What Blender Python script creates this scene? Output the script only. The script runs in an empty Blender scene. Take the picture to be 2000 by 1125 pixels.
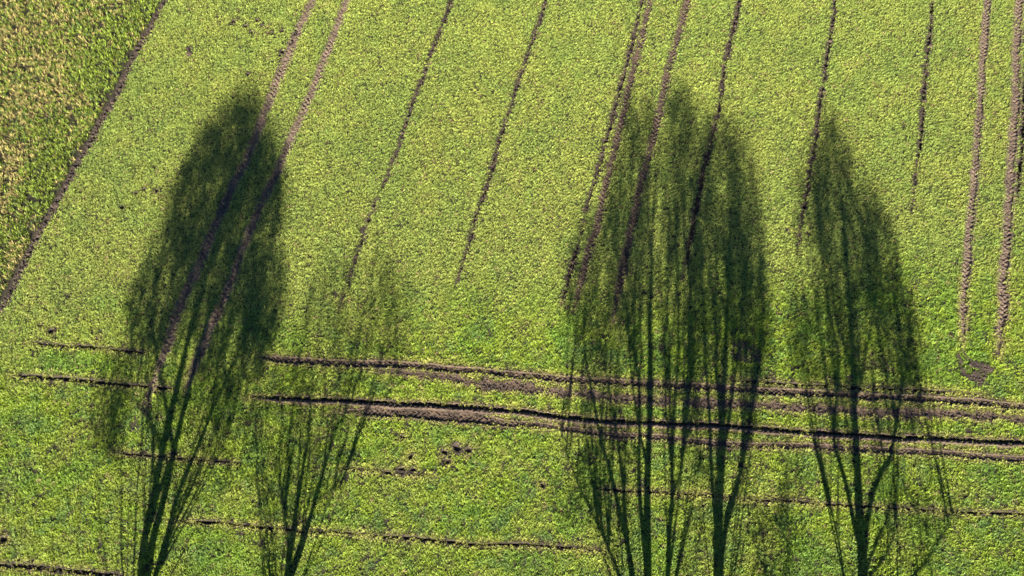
import bpy, math, random
import numpy as np

random.seed(7)
RNG = np.random.default_rng(7)
R = math.radians
scene = bpy.context.scene
COL = scene.collection

# ------------------------------------------------------------------ camera
CAM_H = 35.3            # drone height above the field, metres
CAM_TILT = R(17.3)      # forward tilt from straight down
LENS = 23.94
cam_data = bpy.data.cameras.new('camera')
cam_data.sensor_width = 36.0
cam_data.lens = LENS
cam_data.clip_start = 0.1
cam_data.clip_end = 6000.0
cam = bpy.data.objects.new('camera', cam_data)
cam.location = (0, 0, CAM_H)
cam.rotation_euler = (CAM_TILT, 0, 0)
COL.objects.link(cam)
scene.camera = cam

# ------------------------------------------------------------------ sky, sun, exposure
SUN_EL = R(25.0)
SHADOW_AZ = R(4.4)      # shadows fall this far to the right of straight ahead
world = bpy.data.worlds.new('World')
scene.world = world
world.use_nodes = True
wn = world.node_tree
wn.nodes.clear()
sky = wn.nodes.new('ShaderNodeTexSky')
sky.sky_type = 'NISHITA'
sky.sun_disc = False
sky.sun_elevation = SUN_EL
sky.sun_rotation = math.pi + SHADOW_AZ
sky.dust_density = 0.0
sky.air_density = 0.5
sky.ozone_density = 4.0
bg = wn.nodes.new('ShaderNodeBackground')
bg.inputs['Strength'].default_value = 0.05
wo = wn.nodes.new('ShaderNodeOutputWorld')
wn.links.new(sky.outputs[0], bg.inputs['Color'])
wn.links.new(bg.outputs[0], wo.inputs['Surface'])

sd = bpy.data.lights.new('sun', 'SUN')
sd.energy = 5.0
sd.angle = R(0.53)
sd.color = (1.0, 0.93, 0.80)
sun = bpy.data.objects.new('sun', sd)
LIGHT = np.array([math.sin(SHADOW_AZ) * math.cos(SUN_EL), math.cos(SHADOW_AZ) * math.cos(SUN_EL), -math.sin(SUN_EL)])
from mathutils import Vector
sun.rotation_euler = Vector(LIGHT).to_track_quat('-Z', 'Y').to_euler()
sun.location = (0, -60, 40)
COL.objects.link(sun)

scene.view_settings.view_transform = 'Standard'
scene.view_settings.look = 'None'
scene.view_settings.gamma = 1.0
scene.view_settings.use_curve_mapping = False
scene.view_settings.exposure = 2.95
scene.cycles.max_bounces = 3
scene.cycles.diffuse_bounces = 1
scene.cycles.glossy_bounces = 1
scene.cycles.transmission_bounces = 1

# ------------------------------------------------------------------ helpers
FPX = LENS / 36.0 * 2000.0
CA, SA = math.cos(CAM_TILT), math.sin(CAM_TILT)

def ground(px, py):
    """spot on the field (metres) that the survey sketch (2000 x 1125) shows at px, py"""
    px = np.asarray(px, float); py = np.asarray(py, float)
    dx = (px - 1000.0) / FPX
    dy = -(py - 562.5) / FPX
    t = CAM_H / (CA - dy * SA)
    return np.stack([dx * t, (dy * CA + SA) * t], -1)

_NT = np.random.default_rng(3).random((8, 256, 256))
def vnoise(x, y, size, seed=0):
    """smooth value noise 0..1 with features of the given size in metres"""
    t = _NT[seed % 8]
    u = np.asarray(x) / size + 37.3 * (seed + 1); v = np.asarray(y) / size + 11.9 * (seed + 1)
    iu = np.floor(u).astype(int); iv = np.floor(v).astype(int)
    fu = u - iu; fv = v - iv
    fu = fu * fu * (3 - 2 * fu); fv = fv * fv * (3 - 2 * fv)
    a = t[iu & 255, iv & 255]; b = t[(iu + 1) & 255, iv & 255]
    c = t[iu & 255, (iv + 1) & 255]; d = t[(iu + 1) & 255, (iv + 1) & 255]
    return (a * (1 - fu) + b * fu) * (1 - fv) + (c * (1 - fu) + d * fu) * fv

def fbm(x, y, size, seed=0):
    return (vnoise(x, y, size, seed) * 0.5 + vnoise(x, y, size * 0.47, seed + 1) * 0.3 + vnoise(x, y, size * 0.21, seed + 2) * 0.2)

def sstep(a, b, x):
    t = np.clip((x - a) / (b - a), 0, 1)
    return t * t * (3 - 2 * t)

def gz(x, y):
    return 0.10 * (vnoise(x, y, 6.0, 4) - 0.5) + 0.03 * (vnoise(x, y, 0.8, 5) - 0.5)

def mesh_np(name, verts, faces, smooth=False):
    """verts (n,3), faces (m,k) -> mesh, fast"""
    verts = np.asarray(verts, np.float32); faces = np.asarray(faces, np.int32)
    m, k = faces.shape
    me = bpy.data.meshes.new(name)
    me.vertices.add(len(verts)); me.vertices.foreach_set('co', verts.ravel())
    me.loops.add(m * k); me.loops.foreach_set('vertex_index', faces.ravel())
    me.polygons.add(m); me.polygons.foreach_set('loop_start', np.arange(0, m * k, k, dtype=np.int32))
    me.update(calc_edges=True)
    me.polygons.foreach_set('use_smooth', np.full(m, smooth, bool))
    return me

def link(name, me, mat, parent=None):
    o = bpy.data.objects.new(name, me)
    if me is not None and mat is not None:
        me.materials.append(mat)
    COL.objects.link(o)
    if parent is not None:
        o.parent = parent
    return o

def tag(o, label, cat, group=None):
    o['label'] = label; o['category'] = cat
    if group: o['group'] = group
    return o

# ------------------------------------------------------------------ materials
def nodes_of(name):
    m = bpy.data.materials.new(name); m.use_nodes = True
    nt = m.node_tree; nt.nodes.clear()
    return m, nt, nt.nodes.new, nt.links.new

def soil_material(name, dark, pale, scale=1.0):
    m, nt, N, L = nodes_of(name)
    out = N('ShaderNodeOutputMaterial'); p = N('ShaderNodeBsdfPrincipled')
    geo = N('ShaderNodeNewGeometry')
    n1 = N('ShaderNodeTexNoise'); n1.inputs['Scale'].default_value = 1.3 * scale; n1.inputs['Detail'].default_value = 6
    n2 = N('ShaderNodeTexNoise'); n2.inputs['Scale'].default_value = 22 * scale; n2.inputs['Detail'].default_value = 5
    L(geo.outputs['Position'], n1.inputs['Vector']); L(geo.outputs['Position'], n2.inputs['Vector'])
    add = N('ShaderNodeMath'); add.operation = 'MULTIPLY_ADD'; add.inputs[1].default_value = 0.5
    mul = N('ShaderNodeMath'); mul.operation = 'MULTIPLY'; mul.inputs[1].default_value = 0.5
    L(n2.outputs['Fac'], mul.inputs[0]); L(n1.outputs['Fac'], add.inputs[0]); L(mul.outputs[0], add.inputs[2])
    r = N('ShaderNodeValToRGB')
    r.color_ramp.elements[0].position = 0.36; r.color_ramp.elements[0].color = (*dark, 1)
    r.color_ramp.elements[1].position = 0.66; r.color_ramp.elements[1].color = (*pale, 1)
    L(add.outputs[0], r.inputs['Fac']); L(r.outputs['Color'], p.inputs['Base Color'])
    p.inputs['Roughness'].default_value = 0.85
    p.inputs['Specular IOR Level'].default_value = 0.25
    b = N('ShaderNodeBump'); b.inputs['Strength'].default_value = 0.6; b.inputs['Distance'].default_value = 0.02
    L(n2.outputs['Fac'], b.inputs['Height']); L(b.outputs['Normal'], p.inputs['Normal'])
    L(p.outputs[0], out.inputs['Surface'])
    return m

SOIL = soil_material('soil', (0.009, 0.006, 0.004), (0.026, 0.017, 0.011))
TRACK_SOIL = soil_material('track_soil', (0.013, 0.008, 0.005), (0.054, 0.035, 0.022))
DRY_SOIL = soil_material('dry_track_soil', (0.030, 0.020, 0.013), (0.080, 0.056, 0.039))
CLOD = soil_material('clod_soil', (0.010, 0.007, 0.005), (0.046, 0.030, 0.020), 2.0)

def field_material():
    """soil under the crop; beyond the built crop the sheet carries the crop's own green"""
    m, nt, N, L = nodes_of('field_soil')
    out = N('ShaderNodeOutputMaterial'); p = N('ShaderNodeBsdfPrincipled')
    geo = N('ShaderNodeNewGeometry')
    n1 = N('ShaderNodeTexNoise'); n1.inputs['Scale'].default_value = 9; n1.inputs['Detail'].default_value = 6
    L(geo.outputs['Position'], n1.inputs['Vector'])
    r = N('ShaderNodeValToRGB')
    r.color_ramp.elements[0].position = 0.3; r.color_ramp.elements[0].color = (0.007, 0.006, 0.003, 1)
    r.color_ramp.elements[1].position = 0.7; r.color_ramp.elements[1].color = (0.017, 0.014, 0.007, 1)
    L(n1.outputs['Fac'], r.inputs['Fac'])
    n3 = N('ShaderNodeTexNoise'); n3.inputs['Scale'].default_value = 3; n3.inputs['Detail'].default_value = 8
    L(geo.outputs['Position'], n3.inputs['Vector'])
    g = N('ShaderNodeValToRGB')
    g.color_ramp.elements[0].position = 0.3; g.color_ramp.elements[0].color = (0.045, 0.075, 0.015, 1)
    g.color_ramp.elements[1].position = 0.7; g.color_ramp.elements[1].color = (0.12, 0.16, 0.035, 1)
    L(n3.outputs['Fac'], g.inputs['Fac'])
    at = N('ShaderNodeAttribute'); at.attribute_name = 'far_crop'
    mx = N('ShaderNodeMix'); mx.data_type = 'RGBA'
    L(at.outputs['Fac'], mx.inputs['Factor']); L(r.outputs['Color'], mx.inputs[6]); L(g.outputs['Color'], mx.inputs[7])
    L(mx.outputs[2], p.inputs['Base Color'])
    p.inputs['Roughness'].default_value = 0.9; p.inputs['Specular IOR Level'].default_value = 0.2
    b = N('ShaderNodeBump'); b.inputs['Strength'].default_value = 0.7; b.inputs['Distance'].default_value = 0.03
    L(n1.outputs['Fac'], b.inputs['Height']); L(b.outputs['Normal'], p.inputs['Normal'])
    L(p.outputs[0], out.inputs['Surface'])
    return m

def plant_material(name, trans=0.25):
    """leaf colour comes from each plant's own tint, with a little change from blade to blade"""
    m, nt, N, L = nodes_of(name)
    out = N('ShaderNodeOutputMaterial'); p = N('ShaderNodeBsdfPrincipled')
    at = N('ShaderNodeAttribute'); at.attribute_type = 'INSTANCER'; at.attribute_name = 'tint'
    bl = N('ShaderNodeAttribute'); bl.attribute_name = 'blade'
    mr = N('ShaderNodeMapRange'); mr.inputs['To Min'].default_value = 0.78; mr.inputs['To Max'].default_value = 1.22
    L(bl.outputs['Fac'], mr.inputs['Value'])
    vm = N('ShaderNodeVectorMath'); vm.operation = 'SCALE'
    L(at.outputs['Color'], vm.inputs[0]); L(mr.outputs[0], vm.inputs['Scale'])
    L(vm.outputs[0], p.inputs['Base Color'])
    p.inputs['Roughness'].default_value = 0.6; p.inputs['Specular IOR Level'].default_value = 0.18
    tr = N('ShaderNodeBsdfTranslucent')
    L(vm.outputs[0], tr.inputs['Color'])
    mx = N('ShaderNodeMixShader'); mx.inputs[0].default_value = trans
    L(p.outputs[0], mx.inputs[1]); L(tr.outputs[0], mx.inputs[2]); L(mx.outputs[0], out.inputs['Surface'])
    return m

def simple_material(name, c0, c1, scale, rough=0.8):
    m, nt, N, L = nodes_of(name)
    out = N('ShaderNodeOutputMaterial'); p = N('ShaderNodeBsdfPrincipled')
    geo = N('ShaderNodeNewGeometry')
    n1 = N('ShaderNodeTexNoise'); n1.inputs['Scale'].default_value = scale; n1.inputs['Detail'].default_value = 5
    L(geo.outputs['Position'], n1.inputs['Vector'])
    r = N('ShaderNodeValToRGB')
    r.color_ramp.elements[0].position = 0.35; r.color_ramp.elements[0].color = (*c0, 1)
    r.color_ramp.elements[1].position = 0.65; r.color_ramp.elements[1].color = (*c1, 1)
    L(n1.outputs['Fac'], r.inputs['Fac']); L(r.outputs['Color'], p.inputs['Base Color'])
    p.inputs['Roughness'].default_value = rough
    L(p.outputs[0], out.inputs['Surface'])
    return m

FIELD = field_material()
CROP = plant_material('crop_leaf', 0.25)
COVER = plant_material('cover_crop_leaf', 0.2)
BARK = simple_material('bark', (0.05, 0.042, 0.033), (0.14, 0.12, 0.10), 9)
LEAF = simple_material('tree_leaf', (0.035, 0.05, 0.014), (0.10, 0.10, 0.03), 3, 0.6)

# ------------------------------------------------------------------ marks in the field: where they run
# every mark: key, kind, half width (m), survey points
LINES = [
 # name, label, category, kind, half width, taper at (start, end) metres, points
 ('boundary_furrow', 'wide rough bare soil furrow between straw-brown cover crop and bright green field', 'furrow', 'rough', .15, (0, 1.5),
   [(345,-38),(325,0),(302,42),(280,80),(258,122),(240,160),(222,197),(200,235),(178,275),(150,325),(128,368),(100,420),(75,470),(50,520),(30,558),(8,600),(-12,632)], None),
 ('wheel_track', 'left tyre track of the leftmost tramline, running through the left tree shadow', 'tyre track', 'tyre', .23, (0, 4),
   [(632,-40),(612,0),(593,38),(575,75),(560,113),(545,150),(530,188),(515,225),(503,258),(490,290),(475,322),(460,350),(445,385),(430,420),(415,455),(400,490),(385,525),(370,560),(345,620),(325,680),(312,715),(297,760),(285,795)], 'tractor wheel tracks'),
 ('wheel_track', 'right tyre track of the leftmost tramline, ending beside the left tree shadow trunk', 'tyre track', 'tyre', .22, (0, 3),
   [(698,-40),(678,0),(664,38),(650,75),(635,113),(620,150),(605,185),(590,220),(575,255),(560,290),(540,340),(525,370),(510,400),(495,435),(480,470),(467,505),(455,540),(440,575),(425,610),(412,640),(400,672),(388,700),(375,730),(362,772)], 'tractor wheel tracks'),
 ('drill_furrow', 'thin dark furrow just right of the leftmost tramline, fading out at mid field', 'furrow', 'furrow', .125, (0, 7),
   [(895,-40),(881,0),(868,38),(855,75),(838,117),(822,160),(801,220),(780,281),(760,330),(745,370),(720,430),(705,480),(690,525),(672,575),(655,625)], 'thin furrows between seed drill passes'),
 ('drill_furrow', 'thin dark furrow halfway between the left tree shadow and the middle tree shadows', 'furrow', 'furrow', .125, (0, 5),
   [(1080,-40),(1068,0),(1055,38),(1040,80),(1025,125),(1010,170),(998,210),(985,250),(972,290),(960,330),(948,370),(935,410),(925,445),(915,480),(902,525),(888,570)], 'thin furrows between seed drill passes'),
 ('drill_furrow', 'thin broken furrow hugging the left side of the middle tramline', 'furrow', 'furrow', .13, (0, 2),
   [(1266,-40),(1255,0),(1243,50),(1230,100),(1218,150),(1200,215),(1180,295),(1166,340),(1153,387),(1140,435),(1126,487),(1114,530),(1103,571),(1097,605)], 'thin furrows between seed drill passes'),
 ('wheel_track', 'left tyre track of the middle tramline, close beside a thin furrow', 'tyre track', 'tyre', .19, (0, 2),
   [(1281,-40),(1272,0),(1262,40),(1250,88),(1238,135),(1225,187),(1213,245),(1199,295),(1190,340),(1180,380),(1165,441),(1149,495),(1138,540),(1130,571),(1118,612)], 'tractor wheel tracks'),
 ('wheel_track', 'right tyre track of the middle tramline, entering the middle tree shadows', 'tyre track', 'tyre', .20, (0, 3),
   [(1353,-40),(1342,0),(1332,40),(1320,88),(1302,150),(1293,195),(1283,242),(1274,280),(1264,315),(1249,372),(1238,425),(1226,483),(1217,530),(1209,571),(1195,635)], 'tractor wheel tracks'),
 ('drill_furrow', 'dark furrow running down into the right half of the middle tree shadows', 'furrow', 'furrow', .15, (0, 2.5),
   [(1454,-40),(1445,0),(1432,60),(1417,125),(1406,195),(1395,253),(1379,315),(1370,360),(1360,410),(1350,460),(1341,506),(1333,556)], 'thin furrows between seed drill passes'),
 ('drill_furrow', 'dark furrow passing the tip of the right-hand tree shadow', 'furrow', 'furrow', .14, (0, 4),
   [(1638,-40),(1632,0),(1622,70),(1610,145),(1601,205),(1597,250),(1585,320),(1578,360),(1572,400),(1560,462),(1556,500)], 'thin furrows between seed drill passes'),
 ('drill_furrow', 'short thin furrow between the right-hand tree shadow and the right tramline', 'furrow', 'furrow', .13, (0, 6),
   [(1826,-40),(1822,0),(1817,50),(1812,107),(1804,190),(1798,260),(1793,310),(1787,357),(1777,432)], 'thin furrows between seed drill passes'),
 ('wheel_track', 'left pale tyre track of the right tramline, ending at a bare soil patch', 'tyre track', 'tyre', .22, (0, 2.5),
   [(1932,-40),(1929,0),(1924,70),(1917,150),(1913,210),(1910,262),(1906,310),(1902,362),(1896,430),(1890,500),(1886,540),(1882,600),(1880,640),(1879,680)], 'tractor wheel tracks'),
 ('wheel_track', 'right tyre track of the right tramline, darker and closest to the right edge', 'tyre track', 'tyre', .25, (0, 3),
   [(1994,-40),(1991,0),(1988,70),(1985,150),(1980,250),(1975,325),(1970,400),(1965,470),(1961,531),(1959,600),(1955,640),(1951,705)], 'tractor wheel tracks'),
 ('drill_furrow', 'furrow cut off by the right edge of the picture', 'furrow', 'furrow', .13, (0, 2),
   [(2012,-40),(2010,0),(2005,100),(2000,200),(1997,250),(1992,337),(1988,400)], 'thin furrows between seed drill passes'),
 ('headland_track', 'topmost long soil track crossing the headland, from left tree shadow to right edge', 'tyre track', 'tyre', .195, (1.0, 0),
   [(505,696),(555,702),(605,705),(655,708),(705,709),(755,711),(793,714),(830,717),(868,720),(905,723),(942,726),(980,729),(1040,734),(1100,740),(1150,743),(1200,746),(1250,749),(1300,752),(1350,755),(1400,757),(1450,760),(1500,764),(1575,768),(1650,772),(1725,776),(1800,780),(1850,783),(1900,786),(1950,790),(2000,794),(2060,799)], 'tracks crossing the headland'),
 ('headland_track', 'faint patchy soil track just below the topmost headland track', 'tyre track', 'patchy', .24, (5, 0),
   [(715,724),(760,729),(805,734),(842,737),(880,740),(918,745),(955,750),(1000,755),(1056,764),(1112,771),(1168,776),(1225,780),(1275,784),(1325,787),(1412,791),(1500,795),(1575,799),(1650,802),(1725,805),(1800,809),(1850,812),(1900,815),(1950,818),(2000,821),(2060,825)], 'tracks crossing the headland'),
 ('headland_track', 'deep black-edged soil track crossing the headland, lower of the two long ones', 'tyre track', 'deep', .19, (1.5, 0),
   [(486,773),(535,777),(580,780),(642,783),(705,786),(780,790),(855,794),(917,797),(980,801),(1040,808),(1100,815),(1138,819),(1175,822),(1225,824),(1275,826),(1325,828),(1375,831),(1437,836),(1500,841),(1575,846),(1650,850),(1725,854),(1800,857),(1900,862),(2000,867),(2060,870)], 'tracks crossing the headland'),
 ('headland_track', 'lowest soil track of the headland bundle, edged by green crop below', 'tyre track', 'tyre', .165, (2, 0),
   [(645,802),(700,804),(755,807),(793,810),(830,813),(868,817),(905,820),(942,823),(980,826),(1040,830),(1100,837),(1150,844),(1200,850),(1250,853),(1300,856),(1350,861),(1400,865),(1450,868),(1500,869),(1575,872),(1650,875),(1725,879),(1800,884),(1900,890),(2000,896),(2060,900)], 'tracks crossing the headland'),
 ('drill_slit', 'short dark slit with a bright grassy lip left of the left tree shadow, upper one', 'furrow', 'slit', .095, (.8, .8),
   [(56,668),(90,673),(120,675),(150,677),(185,680),(220,683),(255,685),(292,687)], 'narrow slits in the headland'),
 ('drill_slit', 'longer dark slit left of the left tree shadow, lower one', 'furrow', 'slit', .10, (.8, .8),
   [(18,731),(50,734),(80,736),(105,738),(130,740),(165,744),(200,748),(250,753),(300,757),(348,763)], 'narrow slits in the headland'),
 ('drill_slit', 'thin slit just above the topmost headland track at the right', 'furrow', 'slit', .075, (1, 2),
   [(1405,741),(1450,744),(1500,748),(1550,751),(1600,754),(1660,757),(1720,759),(1775,761),(1830,764),(1925,772)], 'narrow slits in the headland'),
 ('drill_slit', 'long thin slit along the bottom, crossing the small two-stemmed tree shadow', 'furrow', 'slit', .07, (1, 2),
   [(325,1016),(390,1020),(435,1022),(480,1025),(520,1029),(560,1033),(600,1036),(640,1040),(690,1044),(740,1048),(795,1052),(850,1056),(900,1060),(950,1063),(1000,1064),(1050,1066),(1110,1072),(1195,1079)], 'narrow slits in the headland'),
 ('drill_slit', 'thin slit crossing the trunks of the middle and right tree shadows', 'furrow', 'slit', .066, (1, 0),
   [(1160,955),(1205,957),(1250,960),(1290,963),(1330,966),(1365,968),(1400,970),(1450,974),(1500,977),(1550,980),(1600,984),(1675,988),(1750,993),(1800,997),(1850,1000),(1925,1001),(2000,1003),(2060,1005)], 'narrow slits in the headland'),
 ('drill_slit', 'faint slit crossing the left tree shadow trunk', 'furrow', 'slit', .056, (1, 1.5),
   [(215,883),(250,886),(290,889),(335,893),(380,897),(425,900),(475,903)], 'narrow slits in the headland'),
 ('drill_slit', 'short faint slit below the small bare hollows at bottom centre', 'furrow', 'slit', .056, (1, 1.5),
   [(655,916),(700,919),(740,923),(780,926),(820,929),(865,933)], 'narrow slits in the headland'),
 ('edge_furrow', 'dark uneven furrow along the field edge in the bottom left corner', 'furrow', 'furrow', .13, (0, 1),
   [(-60,1101),(0,1105),(60,1107),(90,1110),(120,1114),(150,1117),(180,1119),(215,1122),(250,1127)], None),
]
# bare hollows: label group -> list of (px, py, radius m)
HOLLOWS = [
 (' from left of the small dark hollows scattered beside the leftmost tramline', 'hollows beside the leftmost tramline',
   [(425,32,.11),(457,41,.16),(480,50,.13),(492,63,.15),(469,92,.09),(484,144,.13),(502,39,.14),(511,51,.15),(530,64,.13),(552,60,.15),(565,83,.16),(552,100,.16),(548,107,.12),(574,66,.12)]),
 (' from left of four dark hollows left of the left tree shadow', 'row of hollows left of the left tree shadow',
   [(265,378,.13),(282,371,.14),(307,372,.14),(239,404,.14)]),
 (' from left of five dark hollows above the upper left slit', 'hollows above the upper left slit',
   [(81,637,.14),(101,647,.17),(110,645,.12),(191,664,.13),(137,579,.10)]),
 (' from left of the bare brown hollows below the headland tracks', 'hollows at the bottom centre',
   [(869,883,.16),(892,874,.25),(914,880,.19),(871,902,.20),(784,919,.23),(807,919,.16),(786,854,.15),(802,893,.16)]),
]
HOLLOW_SINGLE = [
 ('lone dark hollow near the left edge, low in the picture', (8,1054,.24)),
 ('lone dark hollow left of the middle tree trunks, below the headland tracks', (1059,948,.16)),
 ('tiny lone dark hollow above the upper left side of the left tree shadow', (390,242,.11)),
 ('tiny lone dark hollow touching the left flank of the left tree shadow', (349,338,.11)),
 ('small hollow close to the boundary furrow, left of the left tree shadow tip', (257,231,.11)),
]
PATCHES = [
 ('scuffed bare soil patch with pale clods where the right tramline ends', [(1866,690),(1880,683),(1895,700),(1925,712),(1945,718),(1935,728),(1922,735),(1925,752),(1912,760),(1895,748),(1880,738),(1872,715)], .88),
 ('trampled bare soil patch inside the middle tree shadows', [(1428,668),(1445,662),(1470,672),(1490,690),(1482,708),(1455,712),(1430,700)], 0.45),
 ('thin brown soil patch at the left foot of the left tree shadow', [(292,770),(300,785),(285,820),(270,850),(255,840),(262,805),(278,780)], 0.55),
 ('small brown scrape in the crop left of the scattered hollows at top left', [(366,84),(375,88),(377,98),(370,106),(364,100)], 0.6),
 ('bare soil scuff beside the right tree shadow trunk above the headland tracks', [(1646,722),(1662,718),(1668,745),(1664,762),(1652,760)], 0.4),
]

# ------------------------------------------------------------------ raster of the marks (metres grid)
X0, X1, Y0, Y1 = -40.0, 40.0, -13.0, 36.0
CELL = 0.03
NX, NY = int((X1 - X0) / CELL), int((Y1 - Y0) / CELL)
BARE = np.full((NX, NY), 9.0, np.float32)      # distance / half width to the nearest mark (1 = its edge)
GAPM = np.full((NX, NY), 9.0, np.float32)      # signed metres outside the mark's edge

def stamp(x, y, hw):
    rad = hw + 0.35
    i0 = max(int((x - rad - X0) / CELL), 0); i1 = min(int((x + rad - X0) / CELL) + 2, NX)
    j0 = max(int((y - rad - Y0) / CELL), 0); j1 = min(int((y + rad - Y0) / CELL) + 2, NY)
    if i0 >= i1 or j0 >= j1: return
    xs = X0 + (np.arange(i0, i1) + .5) * CELL; ys = Y0 + (np.arange(j0, j1) + .5) * CELL
    d = np.hypot(xs[:, None] - x, ys[None, :] - y)
    GAPM[i0:i1, j0:j1] = np.minimum(GAPM[i0:i1, j0:j1], d - hw)

def resample(P, step):
    """Catmull-Rom through P, then even steps"""
    P = np.asarray(P, float)
    Q = np.vstack([2 * P[0] - P[1], P, 2 * P[-1] - P[-2]])
    pts = []
    for i in range(1, len(Q) - 2):
        t = np.linspace(0, 1, 16, endpoint=False)[:, None]
        a, b, c, d = Q[i - 1], Q[i], Q[i + 1], Q[i + 2]
        pts.append(0.5 * (2 * b + (c - a) * t + (2 * a - 5 * b + 4 * c - d) * t ** 2 + (3 * b - a - 3 * c + d) * t ** 3))
    pts = np.vstack(pts + [P[-1:]])
    s = np.r_[0, np.cumsum(np.hypot(*np.diff(pts, axis=0).T))]
    n = int(s[-1] / step) + 1
    u = np.linspace(0, s[-1], n)
    return np.stack([np.interp(u, s, pts[:, 0]), np.interp(u, s, pts[:, 1])], -1), u

STRIPS = []
for k, (name, label, cat, kind, hw, taper, pts, group) in enumerate(LINES):
    P = ground([p[0] for p in pts], [p[1] for p in pts])
    if taper[0] == 0: P = np.vstack([P[0] + (P[0] - P[1]) / np.linalg.norm(P[0] - P[1]) * 5, P])
    if taper[1] == 0: P = np.vstack([P, P[-1] + (P[-1] - P[-2]) / np.linalg.norm(P[-1] - P[-2]) * 5])
    step = 0.035 if kind in ('tyre', 'deep') else 0.045
    C, u = resample(P, step)
    T = np.gradient(C, axis=0); T /= np.linalg.norm(T, axis=1)[:, None]
    Nn = np.stack([-T[:, 1], T[:, 0]], -1)
    # small natural wander and uneven width
    amp = {'tyre': .05, 'deep': .06, 'furrow': .05, 'rough': .12, 'slit': .05, 'patchy': .10}[kind]
    wav = (vnoise(u, u * 0 + k * 7.1, 1.6, k) - .5) * amp * 2
    C = C + Nn * wav[:, None]
    wvar = {'tyre': .18, 'deep': .25, 'furrow': .55, 'rough': .55, 'slit': .5, 'patchy': .8}[kind]
    W = hw * (1 + wvar * (fbm(u, u * 0 + k * 3.3, .55, k + 2) - .5) * 2)
    L = u[-1]
    if taper[0] > 0: W *= np.clip(u / taper[0], 0, 1) ** .6
    if taper[1] > 0: W *= np.clip((L - u) / taper[1], 0, 1) ** .6
    # breaks: where a mark is patchy the crop closes over it
    thr = {'tyre': 0, 'deep': 0, 'furrow': .24, 'rough': 0, 'slit': .12, 'patchy': .30}[kind]
    if thr:
        low_ = .22 if kind == 'patchy' else 0
        W *= low_ + (1 - low_) * sstep(thr - .08, thr + .10, fbm(u, u * 0 + 91.7 + k * 5.7, 1.1, k + 5))
    if label.startswith('lowest soil track'):
        px_ = C[:, 0] * FPX / 36.0 + 1000
        W *= 1 + .75 * sstep(690, 760, px_) * sstep(1010, 930, px_)
        C = C + Nn * (.10 * sstep(690, 760, px_) * sstep(1010, 930, px_))[:, None]
    W = np.maximum(W, 0.0)
    STRIPS.append((name, label, cat, kind, group, C, Nn, u, W, k))
    edge_out = {'tyre': -.02, 'deep': -.04, 'furrow': -.01, 'rough': .0, 'slit': -.005, 'patchy': -.04}[kind]
    for i in range(0, len(C), 1):
        if W[i] > 0.02: stamp(C[i, 0], C[i, 1], W[i] + edge_out)

HOLE = []
for label, group, lst in HOLLOWS:
    ORD = ['first', 'second', 'third', 'fourth', 'fifth', 'sixth', 'seventh', 'eighth', 'ninth', 'tenth', 'eleventh', 'twelfth', 'thirteenth', 'fourteenth']
    for q, (px, py, r) in enumerate(sorted(lst)): HOLE.append((ORD[q] + label, group, *ground(px, py), r * 1.05))
for label, (px, py, r) in HOLLOW_SINGLE: HOLE.append((label, None, *ground(px, py), r))
for (_, _, x, y, r) in HOLE: stamp(x, y, r * .92)

def in_poly(x, y, poly):
    c = np.zeros(x.shape, bool); n = len(poly)
    for i in range(n):
        xa, ya = poly[i]; xb, yb = poly[(i + 1) % n]
        cond = (ya > y) != (yb > y)
        with np.errstate(divide='ignore', invalid='ignore'):
            c ^= cond & (x < (xb - xa) * (y - ya) / (yb - ya) + xa)
    return c
PATCH_G = [(lab, ground([p[0] for p in pl], [p[1] for p in pl]), den) for lab, pl, den in PATCHES]

def raster(A, x, y):
    i = np.clip(((x - X0) / CELL).astype(int), 0, NX - 1); j = np.clip(((y - Y0) / CELL).astype(int), 0, NY - 1)
    return A[i, j]

# ------------------------------------------------------------------ the field: one sheet to the horizon
def axis(a, b, step):
    core = np.arange(a, b + step * .5, step)
    out = np.array([3, 8, 18, 40, 90, 200, 450, 1000, 2200.])
    return np.r_[a - out[::-1], core, b + out]
gx = axis(X0, X1, .12); gy = axis(Y0, Y1, .12)
GX, GY = np.meshgrid(gx, gy, indexing='ij')
GZ = gz(GX, GY) - 0.03
inside = (GX > X0 + .1) & (GX < X1 - .1) & (GY > Y0 + .1) & (GY < Y1 - .1)
gap = np.where(inside, raster(GAPM, GX, GY), 9)
GZ -= 0.22 * sstep(.06, -.05, gap)
nx, ny = len(gx), len(gy)
idx = np.arange(nx * ny).reshape(nx, ny)
F = np.stack([idx[:-1, :-1], idx[1:, :-1], idx[1:, 1:], idx[:-1, 1:]], -1).reshape(-1, 4)
me = mesh_np('field_ground', np.stack([GX, GY, GZ], -1).reshape(-1, 3), F, True)
a = me.attributes.new('far_crop', 'FLOAT', 'POINT')
far = np.maximum.reduce([sstep(X1 - 3, X1, np.abs(GX)), sstep(Y1 - 2, Y1, GY), sstep(Y0 + 2, Y0, GY)])
a.data.foreach_set('value', far.ravel().astype(np.float32))
o = link('field_ground', me, FIELD); o['kind'] = 'structure'

# ------------------------------------------------------------------ clods
_ph = (1 + 5 ** .5) / 2
ICO_V = np.array([(-1,_ph,0),(1,_ph,0),(-1,-_ph,0),(1,-_ph,0),(0,-1,_ph),(0,1,_ph),(0,-1,-_ph),(0,1,-_ph),(_ph,0,-1),(_ph,0,1),(-_ph,0,-1),(-_ph,0,1)]) / math.hypot(1, _ph)
ICO_F = np.array([(0,11,5),(0,5,1),(0,1,7),(0,7,10),(0,10,11),(1,5,9),(5,11,4),(11,10,2),(10,7,6),(7,1,8),(3,9,4),(3,4,2),(3,2,6),(3,6,8),(3,8,9),(4,9,5),(2,4,11),(6,2,10),(8,6,7),(9,8,1)])

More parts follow.
